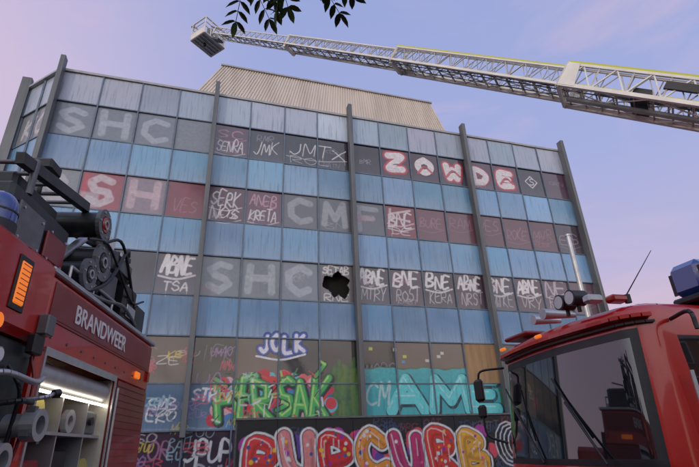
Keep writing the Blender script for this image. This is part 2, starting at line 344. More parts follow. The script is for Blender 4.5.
cv.word('VES',3*U+.3,lv[4]+.3,1.0,.6,.04,(.4,.2,.25),.7)
for ch,i in zip('CMF',(6,7,8)): block(ch,i,2,(.33,.36,.43),bg=((.13,.15,.19),.75))
for ch,i in zip('SHC',(4,5,6)): block(ch,i,3,(.37,.43,.50),bg=((.20,.25,.31),.75))
# stair seen behind the pane, as painted-out band
def tag(t,i,row,n=1,col=WHT,wd=.07,zf=.35,hf=.4,sub=None,al=.9,slant=.12):
    x0,x1,z0,z1=W(i,row,n);h=z1-z0
    cv.word(t,x0+.15,z0+h*zf,(x1-x0)-.4,h*hf,wd,col,al,slant,.08)
    if random.random()<.6: cv.stroke(smooth([(x0+.1,z0+h*(zf-.08)),((x0+x1)/2,z0+h*(zf-.14)),(x1-.1,z0+h*(zf-.02))]),wd*.7,col,al*.8)
    if sub: cv.word(sub,x0+.3,z0+h*.08,(x1-x0)*.6,h*.2,wd*.6,col,al*.8,slant,.08)
for i,a in((4,.3),(9,.35),(10,.2),(12,.3),(13,.45),(15,.3)): cv.rect(*W(i,1),(.16,.05,.10),a)
for i,a in((4,.4),(5,.5)): cv.rect(*W(i,2),(.18,.05,.09),a)
for i,a in((9,.3),(11,.35),(13,.4),(14,.5)): cv.rect(*W(i,3),(.15,.07,.12),a)
tag('SENRA',4,1,1,WHT,.055,.15,.35,None); tag('SC',4,1,1,(.45,.2,.3),.06,.6,.25)
tag('JMK',5,1,1,WHT,.05,.2,.4); tag('JMTX',6,1,2,WHT,.06,.35,.4,'ROL'); 
tag('SERK',4,2,1,WHT,.07,.45,.4,'NETA'); tag('ANEB',5,2,1,(.5,.3,.38),.06,.55,.3); tag('KRETA',5,2,1,WHT,.06,.12,.3); tag('NOS',4,2,1,WHT,.06,.08,.3)
cv.rect(*W(9,2),(.32,.03,.05),.55); tag('BNE',9,2,1,WHT,.09,.35,.4,'DE')
tag('K',9,2,1,(.6,.5,.55),.12,.5,.4)
for i,a in((10,.75),(11,.7),(12,.6),(13,.6),(14,.5)): cv.rect(*W(i,2),(.19,.07,.10),a)
tag('VES',12,2,1,(.40,.22,.28),.05,.5,.3,al=.6); tag('BURE',10,2,1,(.36,.2,.26),.05,.4,.3,al=.6); tag('ROKE',13,2,1,(.38,.2,.26),.05,.3,.35,al=.6); tag('ES',15,2,1,(.4,.3,.4),.05,.3,.35,al=.7)
tag('RAM',11,2,1,(.36,.2,.26),.04,.5,.3,al=.6); tag('MVR',14,2,1,(.38,.22,.28),.04,.4,.3,al=.6)
def bubble(c,ch,x,z,w,h,wd,cols,rot=0):
    o,mid,fill=cols
    sts=[smooth(st,4) for st in c.letters(ch,x,z,w,h)]
    for ww,cc in((wd+.22,o),(wd+.12,mid),(wd,fill)):
        for st in sts: c.stroke(st,ww,cc,1,.02)
for k,(ch,i) in enumerate((('Z',9),('O',10),('W',11),('D',12),('E',13))):
    x0,x1,z0,z1=W(i,1)
    f=(.70,.68,.72); bubble(cv,ch,x0+.42,z0+.48+random.uniform(-.08,.08),.75,.80,.38,((.45,.03,.05) if k%2==0 else (.05,.03,.05),(.5,.05,.08) if k!=1 else (.04,.02,.03),f))
    if k in(1,2,4): cv.stroke(smooth([(x0+.4,z0+.5),(x0+.8,z0+.9),(x0+1.2,z0+.6)]),.14,(.5,.04,.07),.9)
    cv.stroke([(x0+.7,z0+.8),(x0+.95,z0+.85)],.06,(.05,.02,.03))
x0,x1,z0,z1=W(14,1); cv.stroke([(x0+.8,z0+1.3),(x0+1.2,z0+.9),(x0+.8,z0+.5),(x0+.4,z0+.9),(x0+.8,z0+1.3)],.06,WHT); cv.word('S',x0+.65,z0+.7,.3,.4,.06,WHT)
x0,x1,z0,z1=W(3,3); tag('ABNE',3,3,1,(.76,.76,.80),.13,.5,.42,'TSA')
for i,t,s in((8,'ABNE','MTRY'),(9,'BNE','ROST'),(10,'BNE','KERA'),(11,'ABNE','NRST'),(12,'BNE','MTKE'),(13,'ABNE','VRY'),(14,'NE','RTB')):
    tag(t,i,3,1,(.76,.76,.80) if i<14 else (.5,.45,.52),.12,.55,.38,None)
    x0,x1,z0,z1=W(i,3); cv.word(s,x0+.25,z0+.2,1.15,.55,.05,(.55,.54,.6),.75,.1,.08)
x0,x1,z0,z1=W(7,3); cv.rect(x0,x1,z0,z1,(.14,.14,.16),.8); cv.word('SETAB',x0+.15,z1-.42,1.2,.34,.06,WHT,.95,.1,.08); cv.word('RNE',x0+.2,z0+.05,1.1,.3,.05,WHT,.8)
cv.rect(*W(15,3),(.18,.10,.14),.5); tag('O',15,3,1,(.4,.25,.3),.04,.3,.3,al=.6)
for k,ch in enumerate('JOLK'): bubble(cv,ch,9.42+k*.50,5.32+.07*(k%2),.34,.62,.15,((.02,.04,.2),(.06,.12,.5),(.72,.74,.84)))
cv.stroke(smooth([(9.3,5.15),(10.3,5.02),(11.3,5.25)]),.08,(.72,.74,.84))
cv.word('MORS',13.9,4.4,1.3,.5,.05,(.3,.3,.35),.6); cv.word('IFK',7.1,4.9,1.3,.7,.05,(.28,.25,.3),.5)
cv.rect(0,27.2,2.52,4.05,(.03,.11,.22),.45)
cv.rect(12.4,20.3,2.2,4.75,(.055,.15,.04),1,wob=.03)
cv.rect(13.75,20.2,2.5,4.72,(.04,.42,.48),.96,wob=.04)
cv.rect(13.75,20.2,2.4,2.75,(.02,.12,.18),.9,wob=.05)
for k,(ch,ww) in enumerate(zip('AME',(1.5,1.7,1.3))):
    xx=15.0+k*1.95
    for st in cv.letters(ch,xx,2.95,ww,1.25): cv.stroke(st,.62,(.01,.03,.05),1)
    for st in cv.letters(ch,xx-.04,3.0,ww,1.25): cv.stroke(st,.48,(.12,.64,.68),1); cv.stroke([(a-.1,b+.1) for a,b in st],.05,(.5,.78,.78),.8)
cv.word('CM',13.85,3.2,1.,1.,.09,(.5,.65,.66),.8)
for _ in range(90):
    x=random.uniform(12.5,13.7);z=random.uniform(2.5,4.6);cv.stroke([(x,z),(x+random.uniform(-.05,.05),z+random.uniform(.2,.7))],.12,random.choice([(.08,.20,.05),(.045,.11,.04),(.14,.22,.04)]),.6,.05)
for _ in range(60):
    x=random.uniform(13.9,20.1);z=random.uniform(2.6,4.6);cv.stroke([(x,z),(x+random.uniform(-.05,.05),z-random.uniform(.2,.7))],.05,random.choice([(.02,.25,.32),(.08,.5,.55),(.03,.2,.2)]),.35,.04)
# big wild piece
rs=random.Random(3)
for _ in range(110):
    x=rs.uniform(7.7,12.4);z=2.7+rs.uniform(.0,1.95)*(1-.15*abs(x-10));cv.stroke([(x,z)],rs.uniform(.25,.6),rs.choice([(.62,.03,.04),(.70,.14,.15),(.55,.02,.05),(.62,.03,.04),(.05,.22,.52),(.12,.50,.62),(.72,.40,.45)]),1)
xs=7.95
for k,(ch,ww) in enumerate(zip('HERSAK',(.7,.6,.7,.65,.65,.7))):
    sl=[-.1,.12,-.15,.15,-.1,.2][k]
    P=[[(xs+a*ww+sl*b+rs.uniform(-.06,.06),2.68+.15*(k%2)+b*1.5+rs.uniform(-.08,.08)) for a,b in st] for st in FONT[ch]]
    for wdt,cc,dx in((.40,BLK,.05),(.33,(.02,.12,.03),.0),(.24,(.06,.46,.10),0),(.07,(.42,.72,.20),-.04)):
        for st in P: cv.stroke([(a+dx,b-dx) for a,b in st],wdt,cc,1)
    p=P[0][-1];q=(p[0]+.4,p[1]-.25+.15*k);cv.stroke([p,q],.24,BLK);cv.stroke([p,q],.15,(.06,.46,.10)); cv.stroke([q,(q[0]-.2,q[1]+.12)],.10,(.36,.7,.18))
    xs+=ww*1.08
for _ in range(60):
    x=rs.uniform(7.8,12.2);z=rs.uniform(2.65,4.45);a=rs.uniform(0,6.28);l=rs.uniform(.15,.5);cv.stroke([(x,z),(x+l*math.cos(a),z+l*math.sin(a))],rs.uniform(.03,.08),rs.choice([(.7,.72,.7),BLK,(.3,.6,.2),BLK,(.03,.2,.06),(.6,.08,.1)]))
cv.word('STR',7.0,3.45,.85,.45,.09,(.74,.74,.78)); 
for k,(t,z) in enumerate((('SMB',3.15),('EKO',2.75))): cv.word(t,5.5,z,.95,.36,.06,(.72,.74,.78),.95,.1,.1)
cv.word('JPUP',6.9,1.35,1.6,.75,.11,(.72,.74,.78),.95,.1,.08); cv.word('RUK',7.3,.75,1.2,.5,.08,(.5,.52,.6),.9)
cv.word('PLOR',4.9,1.5,1.5,.6,.07,(.45,.2,.35),.8,.1,.08); cv.word('NESO',4.5,2.1,1.4,.3,.05,(.5,.5,.55),.8)
cv.word('SONE',20.8,3.0,2.4,.9,.1,(.5,.5,.55),.8); cv.word('VANDL',22,4.4,3.,.8,.08,(.4,.42,.5),.7)
cv.word('REK',1.2,3.1,2,.7,.1,(.5,.5,.55),.8); cv.word('TOMS',3.7,4.7,1.8,.7,.06,(.3,.2,.22),.6)
for _ in range(60):
    x=rs.choice([rs.uniform(4.4,7.2),rs.uniform(4.4,9),rs.uniform(20.3,26)]);z=rs.uniform(.9,5.2)
    cv.word(''.join(rs.choice('ABEKMNORSTUZ') for _ in range(rs.randint(2,4))),x,z,rs.uniform(.4,1.),rs.uniform(.18,.4),rs.uniform(.03,.06),rs.choice([WHT,(.3,.5,.6),(.6,.1,.15),(.35,.2,.45),(.02,.02,.03),(.65,.5,.1)]),.8,.15,.1)
for _ in range(34):
    i=rs.choice([4,5,6,7,8,9,12,14,15]);r=rs.choice([1,2,3]);x0,x1,z0,z1=W(i,r)
    cv.word(''.join(rs.choice('ABEKMNORST') for _ in range(rs.randint(2,4))),x0+rs.uniform(.05,.5),z0+rs.uniform(.05,1.2),rs.uniform(.5,1.),rs.uniform(.2,.35),.03,rs.choice([(.4,.4,.45),(.45,.15,.22),(.3,.3,.38)]),.6,.15,.1)
for _ in range(8): # a few stickers
    x=rs.uniform(12.9,19.5);z=rs.uniform(4.9,5.6);cv.rect(x,x+.18,z,z+.14,rs.choice([(.6,.6,.1),(.6,.6,.6),(.1,.3,.6)]),.9,.01)
rects_s=[];rects_w=[]
spc=[(.37,.44,.57),(.15,.33,.56),(.13,.32,.56),(.05,.20,.42),(.03,.13,.27)]  # paler towards the roof: some fading, plus sky reflection put into the colour
for i in range(16):
    g=.022
    for r in range(5):
        z1=lv[2*r] ; z0=lv[2*r+1]
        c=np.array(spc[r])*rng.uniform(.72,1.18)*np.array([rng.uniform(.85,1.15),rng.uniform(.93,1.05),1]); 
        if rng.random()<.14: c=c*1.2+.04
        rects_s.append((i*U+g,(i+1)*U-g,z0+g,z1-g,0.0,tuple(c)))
    for r in range(1,6):
        z1=lv[2*r-1];z0=lv[2*r]
        c=np.array((.046,.032,.052))*rng.uniform(.5,1.7)
        if r==1 and i in(6,7,8,9,10): c=np.array((.022,.014,.026))
        if r==4: c=np.array((.018,.018,.02))*rng.uniform(.5,1.5)+ (np.array((.09,.055,.04)) if i in(3,5,9,10) else 0)  # warm brown on some panes is a reflection put into their colour
        if r==4 and i==11: continue
        if r==3 and i==7: continue
        rects_w.append((i*U+g,(i+1)*U-g,max(z0,.3)+g,z1-g,.035,tuple(c)))
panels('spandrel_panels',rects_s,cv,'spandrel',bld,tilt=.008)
panels('window_panes',rects_w,cv,'glass',bld,tilt=.009)
def broken(i,row,hx,hz,hr):
    u0,u1,z0,z1=i*U+.022,(i+1)*U-.022,lv[2*row]+.022,lv[2*row-1]-.022;n=17;f=.025
    nx,nz=int((u1-u0)/f),int((z1-z0)/f);ang=[random.uniform(.62,1.15) for _ in range(n)]
    V=[];F=[]
    for b in range(nz+1):
        for a in range(nx+1): V.append((u0+(u1-u0)*a/nx,.035,z0+(z1-z0)*b/nz))
    for b in range(nz):
        for a in range(nx):
            x=u0+(u1-u0)*(a+.5)/nx-(u0+u1)/2-hx;z=z0+(z1-z0)*(b+.5)/nz-(z0+z1)/2-hz
            t=(math.atan2(z,x)/6.2832%1)*n;k=int(t);fr=t-k;R=hr*(ang[k%n]*(1-fr)+ang[(k+1)%n]*fr)
            if math.hypot(x,z)>R: q=b*(nx+1)+a;F.append((q,q+1,q+nx+2,q+nx+1))
    me=bpy.data.meshes.new('broken_pane');me.from_pydata(V,[],F);A=np.array(V)
    c,al=cv.sample(A[:,0],A[:,2]);at=me.attributes.new('paint','FLOAT_COLOR','POINT');at.data.foreach_set('color',np.concatenate([c,al[:,None]],1).ravel().astype(np.float32))
    at=me.attributes.new('col','FLOAT_COLOR','POINT');at.data.foreach_set('color',np.tile([.03,.022,.034,1],len(V)).astype(np.float32))
    at=me.attributes.new('puv','FLOAT_VECTOR','POINT');at.data.foreach_set('vector',np.tile([.5,.5,.5],len(V)).astype(np.float32))
    me.materials.append(M['glass']);o=bpy.data.objects.new('broken_pane',me);COL.objects.link(o);o.parent=bld
broken(7,3,.02,-.05,.66)
b=B()
b.box(11*U+.03,12*U-.03,.0,.03,lv[8]+.03,lv[7]-.03,'ply'); b.build('plywood_board',bld)
ch=[];g=.022;LC=2.475
for r in range(5):
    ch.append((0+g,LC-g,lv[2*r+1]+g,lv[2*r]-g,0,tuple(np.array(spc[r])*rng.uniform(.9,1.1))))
cw=[(g,LC-g,max(.3,lv[2*r])+g,lv[2*r-1]-g,.03,tuple((.12,.13,.15)) if r<3 else (.04,.03,.04)) for r in range(1,6)]
cvc=Canvas(2.5,18); 
cvc.rect(.05,2.42,lv[2]+.03,lv[1]-.03,(.25,.28,.33),.8); cvc.rect(.05,2.42,lv[4]+.03,lv[3]-.03,(.26,.29,.34),.8)
cvc.word('KO',.5,lv[2]+.4,1.5,1.0,.2,(.5,.5,.54)); cvc.word('ZT',.4,lv[4]+.4,1.6,1.1,.22,(.5,.5,.54))
k7=.70711
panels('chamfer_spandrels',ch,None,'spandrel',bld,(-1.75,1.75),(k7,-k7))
panels('chamfer_windows',cw,cvc,'glass',bld,(-1.75,1.75),(k7,-k7))
sd_r=[];sw=[]
for i in range(7):
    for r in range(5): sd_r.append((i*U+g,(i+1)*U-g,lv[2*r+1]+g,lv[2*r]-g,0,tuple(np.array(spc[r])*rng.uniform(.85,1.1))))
    for r in range(1,6): sw.append((i*U+g,(i+1)*U-g,max(.3,lv[2*r])+g,lv[2*r-1]-g,.03,(.04,.035,.045)))
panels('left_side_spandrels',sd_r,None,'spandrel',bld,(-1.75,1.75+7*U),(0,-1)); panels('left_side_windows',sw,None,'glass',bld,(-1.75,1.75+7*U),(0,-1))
panels('right_side_spandrels',sd_r,None,'spandrel',bld,(16*U,0),(0,1)); panels('right_side_windows',sw,None,'glass',bld,(16*U,0),(0,1))
b=B(); D=1.75+7*U
def prism(bb,pts,z0,z1,k,ktop=None):
    n=len(pts);bb.add([(x,y,z0) for x,y in pts]+[(x,y,z1) for x,y in pts],[(i,(i+1)%n,n+(i+1)%n,n+i) for i in range(n)],k)
    bb.add([(x,y,z1) for x,y in pts],[list(range(n))],ktop or k)
prism(b,[(.2,.45),(16*U-.3,.45),(16*U-.3,D),(-1.4,D),(-1.4,2.0)],0,ROOF-.1,'void','roof')
b.box(0,16*U,.06,.44,0,.3,'core')
b.build('core_walls',bld)
b=B()
for i in range(17):
    b.box(i*U-.026,i*U+.026,-.045,.08,.3,ROOF-.02,'mull')
for z in lv[1:]: 
    if z>.3: 
        for i in range(16): b.box(i*U+.029,(i+1)*U-.029,-.03,.08,z-.026,z+.026,'mull')
for j in range(8):
    b.box(-1.80,-1.70,1.75+j*U-.03,1.75+j*U+.03,.3,ROOF-.02,'mull'); b.box(16*U-.03,16*U+.05,j*U+.2,j*U+.26,.3,ROOF-.02,'mull')
for z in lv[1:]:
    if z>.3: b.beam((-1.75,1.75,z),(0,0,z),.08,.05,'mull')
b.beam((-.875-.03,.875-.03,.3),(-.875-.03,.875-.03,ROOF),.05,.08,'mull')
b.build('mullions',bld)
b=B()
b.box(.0,16*U+.06,-.07,.4,ROOF,ROOF+.12,'coping'); b.beam((-1.8,1.8,ROOF+.058),(-.02,.02,ROOF+.058),.3,.11,'coping'); b.box(-1.85,-1.5,1.9,D,ROOF,ROOF+.12,'coping')
b.build('roof_coping',bld)
b=B()
for i in(0,4,8,12,16):
    x=i*U; b.box(x-.10,x+.10,-.46,-.08,2.2,ROOF+.55,'fin',ch=.01)
    for z in [lv[j] for j in range(1,9)]: b.box(x-.05,x+.05,-.10,-.03,z-.1,z+.1,'fin')
b.beam((-1.98,1.72,2.2),(-1.98,1.72,ROOF+.6),.26,.4,'fin'); 
b.build('facade_fins',bld)
b=B(); yP=3.0
xl=lambda z: 4.2+(z-17.9)*.56 ; xr=lambda z: 22.45-(z-17.9)*.41
zt=22.63; n=90
vs=[];fs=[]
for j in range(n+1):
    for s2 in range(4):
        t=(j+[0,.5,.5,1][s2]*.999)/ (n+1)
        y=yP-(.05 if s2 in(1,0) else 0)
        for z in(17.7,zt): vs.append((xl(z)+(xr(z)-xl(z))*t,y,z))
m_=len(vs)//2
for j in range(m_-1): fs.append((2*j,2*j+2,2*j+3,2*j+1))
b.add(vs,fs,'corr')
b.add([(xl(17.7),yP,17.7),(xl(zt),yP,zt),(xl(zt),yP+8,zt),(xl(17.7),yP+8,17.7)],[(0,3,2,1)],'corr')
b.add([(xr(17.7),yP,17.7),(xr(zt),yP,zt),(xr(zt),yP+8,zt),(xr(17.7),yP+8,17.7)],[(0,1,2,3)],'corr')
b.add([(xl(zt),yP,zt-.01),(xr(zt),yP,zt-.01),(xr(zt),yP+8,zt-.01),(xl(zt),yP+8,zt-.01)],[(0,1,2,3)],'roof')
b.box(xl(zt)-.05,xr(zt)+.05,yP-.12,yP+.1,zt,zt+.10,'coping')
b.build('roof_plant_room',bld)
# ------------------------------------------------------------------ graffiti hoarding in front (parallel to the facade)
hw=empty('graffiti_wall',(-12.785,16.284,0),math.atan2(.3054,.9522))
hc=Canvas(13.,2.6)
hc.rect(0,13,0,2.6,(.014,.014,.016),.9)
for _ in range(60): hc.word(''.join(rs.choice('ABEKMNORST') for _ in range(3)),rs.uniform(0,12),rs.uniform(.1,2.4),.7,.25,.03,rs.choice([(.12,.12,.14),(.2,.05,.08),(.05,.08,.2)]),.8)
for _ in range(110):
    hc.stroke([(rs.uniform(.3,9.2),rs.uniform(.7,2.05))],rs.uniform(.3,.6),rs.choice([(.40,.05,.32),(.62,.08,.12),(.12,.06,.32)]),1)
cols=[((.74,.74,.76),(.72,.05,.05)),((.74,.74,.76),(.72,.26,.26)),((.74,.74,.76),(.65,.03,.04)),((.74,.74,.76),(.75,.30,.05)),((.74,.74,.76),(.52,.04,.16)),((.74,.74,.76),(.68,.05,.04)),((.74,.74,.76),(.75,.38,.05))]
x=.45
for k,ch2 in enumerate('RUPCURB'):
    ww=.80; base=hc.letters(ch2,0,0,ww,1.2);tl=rs.uniform(-.16,.16)
    sts=[smooth([(x+a+tl*bb+rs.uniform(-.05,.05),.70+.14*(k%2)+bb+.06*math.sin(a*5)+rs.uniform(-.05,.05)) for a,bb in st],4) for st in base]
    o,f=cols[k]
    for st in sts: hc.stroke([(a+.06,b_-.06) for a,b_ in st],.66,(.01,.01,.01))
    for wdt,cc in((.60,o),(.46,(.03,.01,.02)),(.41,f)):
        for st in sts: hc.stroke(st,wdt,cc)
    dark=tuple(c*.45 for c in f)
    for st in sts:
        hc.stroke([(a+.08,b_-.10) for a,b_ in st],.10,dark,.6,.08)
        hc.stroke([(a-.09,b_+.10) for a,b_ in st[:max(2,len(st)//2)]],.035,(.78,.76,.76),.85)
    for _ in range(16):
        st=sts[0];p=st[rs.randrange(len(st))];hc.stroke([(p[0]+rs.uniform(-.12,.12),p[1]+rs.uniform(-.12,.12))],rs.uniform(.04,.15),rs.choice([(.8,.5,.05),(.3,.03,.38),(.74,.7,.7),(.75,.1,.35),(.05,.1,.3)]))
    hc.drips(sts[0],o,4,.5)
    x+=1.28
for k in range(6): hc.stroke([(10.0+.6*math.cos(t/12*6.28)*(1-.15*k)+.1*k,1.6+.75*math.sin(t/12*6.28)*(1-.13*k)) for t in range(13)],.05,(.6,.6,.62))
for k in range(6): hc.stroke(smooth([(10.9+.2*k,.8),(10.7+.2*k,1.5),(11.+.2*k,2.2)]),.05,(.5,.5,.52))
rr=[(i*1.3+.01,(i+1)*1.3-.01,.02,2.58,0,(.02,.02,.022)) for i in range(10)]
panels('painted_boards',rr,hc,'hoard',hw,(8.5,-2.7),(1,0),tilt=.003)
b=B(); b.box(8.5,21.5,-2.66,-2.58,0,2.59,'core'); b.box(8.45,21.55,-2.74,-2.52,2.60,2.66,'grey')
for i in range(11): b.box(8.46+i*1.3,8.54+i*1.3,-2.58,-2.5,0,2.6,'grey')
b.build('posts_and_capping',hw)
# ------------------------------------------------------------------ ladder
A0=Vector((5.87,6.3,6.36));T0=Vector((-4.85,13.,15.95));dv=T0-A0
P=lambda k:A0+dv*k
lad=empty('turntable_ladder')
dn=dv.normalized();wa=dn.cross(Vector((0,0,1))).normalized();ua=wa.cross(dn)
Ltot=dv.length
def section(k0,k1,Wd,H,off,r,kc,kd,kr,name):
    b=B();L_=(k1-k0)*Ltot;p0=P(k0)+ua*off
    pt=lambda s_,a,h:p0+dn*s_+wa*a*Wd/2+ua*h
    for a in(-1,1):
        b.beam(pt(0,a,0),pt(L_,a,0),r*1.2,r*1.3,kc,ua); b.beam(pt(0,a,H),pt(L_,a,H),r*.9,r*.9,kc,ua)
        n=max(2,int(L_/(H*1.25)));s1=L_/n
        for i in range(n):
            b.beam(pt(i*s1,a,0),pt((i+.5)*s1,a,H),r*.45,r*.45,kd,ua); b.beam(pt((i+.5)*s1,a,H),pt((i+1)*s1,a,0),r*.45,r*.45,kd,ua)
            b.beam(pt(i*s1,a,0),pt(i*s1,a,H),r*.4,r*.4,kd,ua)
    n=int(L_/.3)
    for i in range(n+1): b.tube(pt(i*.3,-1,0.02),pt(i*.3,1,.02),.017,kr,6)
    for s_ in(0,L_):
        b.beam(pt(s_,-1,-.03),pt(s_,1,-.03),.06,.04,kc,ua)
        for a in(-1,1): b.beam(pt(s_,a,-.04),pt(s_,a,H+.03),r*1.2,r*1.2,kc,ua)
    n=max(1,int(L_/1.5))
    for i in range(n):
        b.beam(pt(i*L_/n,-1,-.02),pt((i+1)*L_/n,1,-.02),.02,.016,kd,ua); b.beam(pt(i*L_/n,1,-.025),pt((i+1)*L_/n,-1,-.025),.02,.016,kd,ua)
    b.build(name,lad); return pt,L_
section(-.37,.148,.76,.44,-.06,.055,'lad','lad','ladd','base_section')
section(-.1,.42,.62,.35,-.01,.040,'lad','ladd','ladd','second_section')
section(.15,.70,.50,.29,.03,.034,'lad','ladd','ladd','third_section')
section(.40,.985,.40,.24,.06,.028,'lad','ladd','ladd','top_section')
b=B()
for a in(-1,1):
    q=lambda k,h,ww:P(k)+wa*a*ww/2+ua*h
    b.beam(q(-.37,.43,.76),q(.148,.43,.76),.03,.04,'yel',ua)
    b.beam(q(.15,.38,.62),q(.42,.38,.62),.02,.028,'yel',ua)
    p0=q(.128,-.07,.82);p1=q(.148,-.07,.82);p2=q(.148,.40,.82);p3=q(.134,.40,.82)
    b.add([v+wa*a*.01 for v in(p0,p1,p2,p3)]+[v-wa*a*.01 for v in(p0,p1,p2,p3)],[(0,1,2,3),(7,6,5,4),(0,4,5,1),(1,5,6,2),(2,6,7,3),(3,7,4,0)],'lad')
b.build('handrails',lad)
b=B()
c=P(.06)+ua*.05; 
b.beam(c-wa*.28,c+wa*.28,.28,.20,'blk',ua); b.beam(P(-.05)-ua*.12,P(.14)-ua*.12,.10,.05,'ladd',ua); b.beam(P(-.37)-ua*.26,P(-.02)-ua*.16,.12,.12,'grey',ua)
for a in(-.2,-.1,.12): b.tube(P(-.3)+wa*a-ua*.02,P(.95)+wa*a+ua*.04,.012,'blk',5)
b.tube(P(-.1)+wa*.3+ua*.25,P(.12)+wa*.3+ua*.25,.025,'blk',8); b.beam(P(.0)-wa*.39+ua*.2,P(.04)-wa*.39+ua*.2,.05,.14,'blk',ua)
for k in(.42,.70): b.beam(P(k)-wa*.25-ua*.04,P(k)+wa*.25-ua*.04,.10,.08,'lad',ua)
b.build('winch_and_cables',lad)
b=B(); bc=P(1.0)+dn*.25+Vector((0,0,-.15))
hx=Vector((dn.x,dn.y,0)).normalized(); sx_=Vector((hx.y,-hx.x,0)); 
def bp(a,b_,z): return bc+hx*a+sx_*b_+Vector((0,0,z))
X0,X1,Y0,Y1=-.3,.42,-.48,.48
for z,r in((-.22,.04),(0.1,.018),(.32,.018),(.55,.028)):
    cs=[bp(X0,Y0,z),bp(X1,Y0,z),bp(X1,Y1,z),bp(X0,Y1,z)]
    for i in range(4): b.tube(cs[i],cs[(i+1)%4],r,'lad',8)
for a,c2 in((X0,Y0),(X1,Y0),(X1,Y1),(X0,Y1),(X1,0),(X0,-.2),(X0,.2)): b.tube(bp(a,c2,-.25),bp(a,c2,.57),.022,'lad',8)
b.add([bp(X0,Y0,-.21),bp(X1,Y0,-.21),bp(X1,Y1,-.21),bp(X0,Y1,-.21)],[(0,1,2,3)],'ladd')
for i in range(5): b.beam(bp(X0+.05+i*.15,Y0,-.235),bp(X0+.05+i*.15,Y1,-.235),.03,.03,'lad')
for (p,q) in (((X0,Y0),(X1,Y0)),((X1,Y0),(X1,Y1)),((X0,Y1),(X1,Y1))):
    b.beam(bp(*p,-.04),bp(*q,-.04),.015,.26,'lad')
b.beam(bp(X1+.06,-.28,.1),bp(X1+.06,.28,.1),.1,.22,'ladd'); b.tube(bp(X1+.03,-.4,.6),bp(X1+.14,-.4,.6),.06,'blk'); b.tube(bp(X1+.03,.4,.6),bp(X1+.14,.4,.6),.06,'blk')
b.beam(P(.96)-ua*.1,bp(X0,0,-.18),.25,.08,'grey'); b.beam(P(.96)+ua*.22-wa*.18,bp(X0,-.2,.3),.04,.04,'grey'); b.beam(P(.96)+ua*.22+wa*.18,bp(X0,.2,.3),.04,.04,'grey')
b.tube(bp(.1,-.1,-.24),bp(.1,-.1,-.36),.05,'blk'); b.box(*[v for t in ((bc.x-.1,bc.x+.1),(bc.y-.1,bc.y+.12),(bc.z+.05,bc.z+.5)) for v in t],'grey',ch=.02)
b.build('rescue_basket',lad)
b=B(); pb=P(-.37)
b.tube((pb.x,pb.y,1.35),(pb.x,pb.y,1.7),.9,'grey',28); b.box(pb.x-.5,pb.x+.5,pb.y-.5,pb.y+.5,1.7,pb.z+.1,'grey',ch=.05)
Rz=Matrix.Rotation(math.atan2(.2368,.9716),3,'Z')
b.box(pb.x-3.6,pb.x+4.,pb.y-1.2,pb.y+1.2,.7,1.34,'red',Rz,.06)
for a in(-2.4,2.3,3.4):
    for s2 in(-1,1):
        o=Rz@Vector((a,s2*1.02,0));o2=Rz@Vector((a,s2*1.25,0)); b.tube((pb.x+o.x,pb.y+o.y,.5),(pb.x+o2.x,pb.y+o2.y,.5),.5,'tyre',24)
b.build('carrier_and_turntable',lad)
# ------------------------------------------------------------------ left fire engine
ft=empty('fire_engine',(-2.456,4.1,0),math.radians(7.0))
b=B()
b.box(-2.45,0,-.56,2.35,2.38,2.98,'red',ch=.03)
b.box(-2.45,0,-.56,2.35,.55,.95,'red',ch=.03)
b.box(-2.45,-.7,-.56,1.16,.951,2.379,'redd')
b.box(-2.45,0,1.16,2.35,.951,2.379,'redd',ch=.01)
b.box(-.35,0.0,-.56,-.42,.951,2.379,'red')
b.box(-2.45,-.05,2.35,2.48,.5,2.6,'blk')
b.box(-2.4,-1.0,2.5,4.6,.9,2.5,'red',ch=.1)
b.box(-2.4,.0,-4.5,-1.6,.6,3.0,'red',ch=.06)
b.build('body',ft)
b=B()
b.box(.0,.012,-.44,1.18,2.36,2.42,'alu'); b.box(.0,.012,-.44,-.41,.95,2.36,'alu'); b.box(.0,.012,1.15,1.18,.95,2.36,'alu')
b.box(-2.45,.02,-.6,2.4,2.98,3.03,'alu',ch=.01)
b.box(.0,.010,-.5,2.3,2.62,2.635,'redd'); b.box(.0,.006,-.5,2.3,2.645,2.93,'redd')
for z in np.arange(1.0,2.34,.07): b.box(.001,.008,1.24,2.25,z,z+.055,'redd')
b.tube((.02,1.22,.9),(.02,1.22,2.3),.015,'alu'); b.box(0,.03,1.75,1.90,2.48,2.56,'orange',ch=.01); b.box(0,.025,2.22,2.3,2.5,2.62,'redlens')
for y in np.arange(-.4,2.3,.3): b.tube((0,y,2.5),(.008,y,2.5),.012,'grey',8)
b.build('trim',ft)
b=B()
b.box(-.699,-.68,-.41,1.15,.96,2.37,'inner'); b.box(-.68,-.02,-.415,-.40,.96,2.37,'inner'); b.box(-.68,-.02,1.14,1.155,.96,2.37,'inner')
b.tube((-.14,-.39,2.24),(-.14,1.13,2.24),.11,'alu',20)
for z in(1.35,1.80): b.box(-.67,-.06,-.39,1.13,z,z+.025,'alu')
b.box(-.05,-.03,-.38,1.13,2.10,2.12,'led')
for y in(.2,.75): b.box(-.66,-.07,y,y+.02,1.37,2.1,'alu')
b.box(-.6,-.12,-.33,.12,1.375,1.62,'redd',ch=.02); b.box(-.6,-.15,.28,.68,1.375,1.70,'blk',ch=.02); b.tube((-.5,.95,1.5),(-.1,.95,1.5),.12,'hose',20); b.tube((-.5,.95,1.5),(-.09,.95,1.5),.04,'alu')
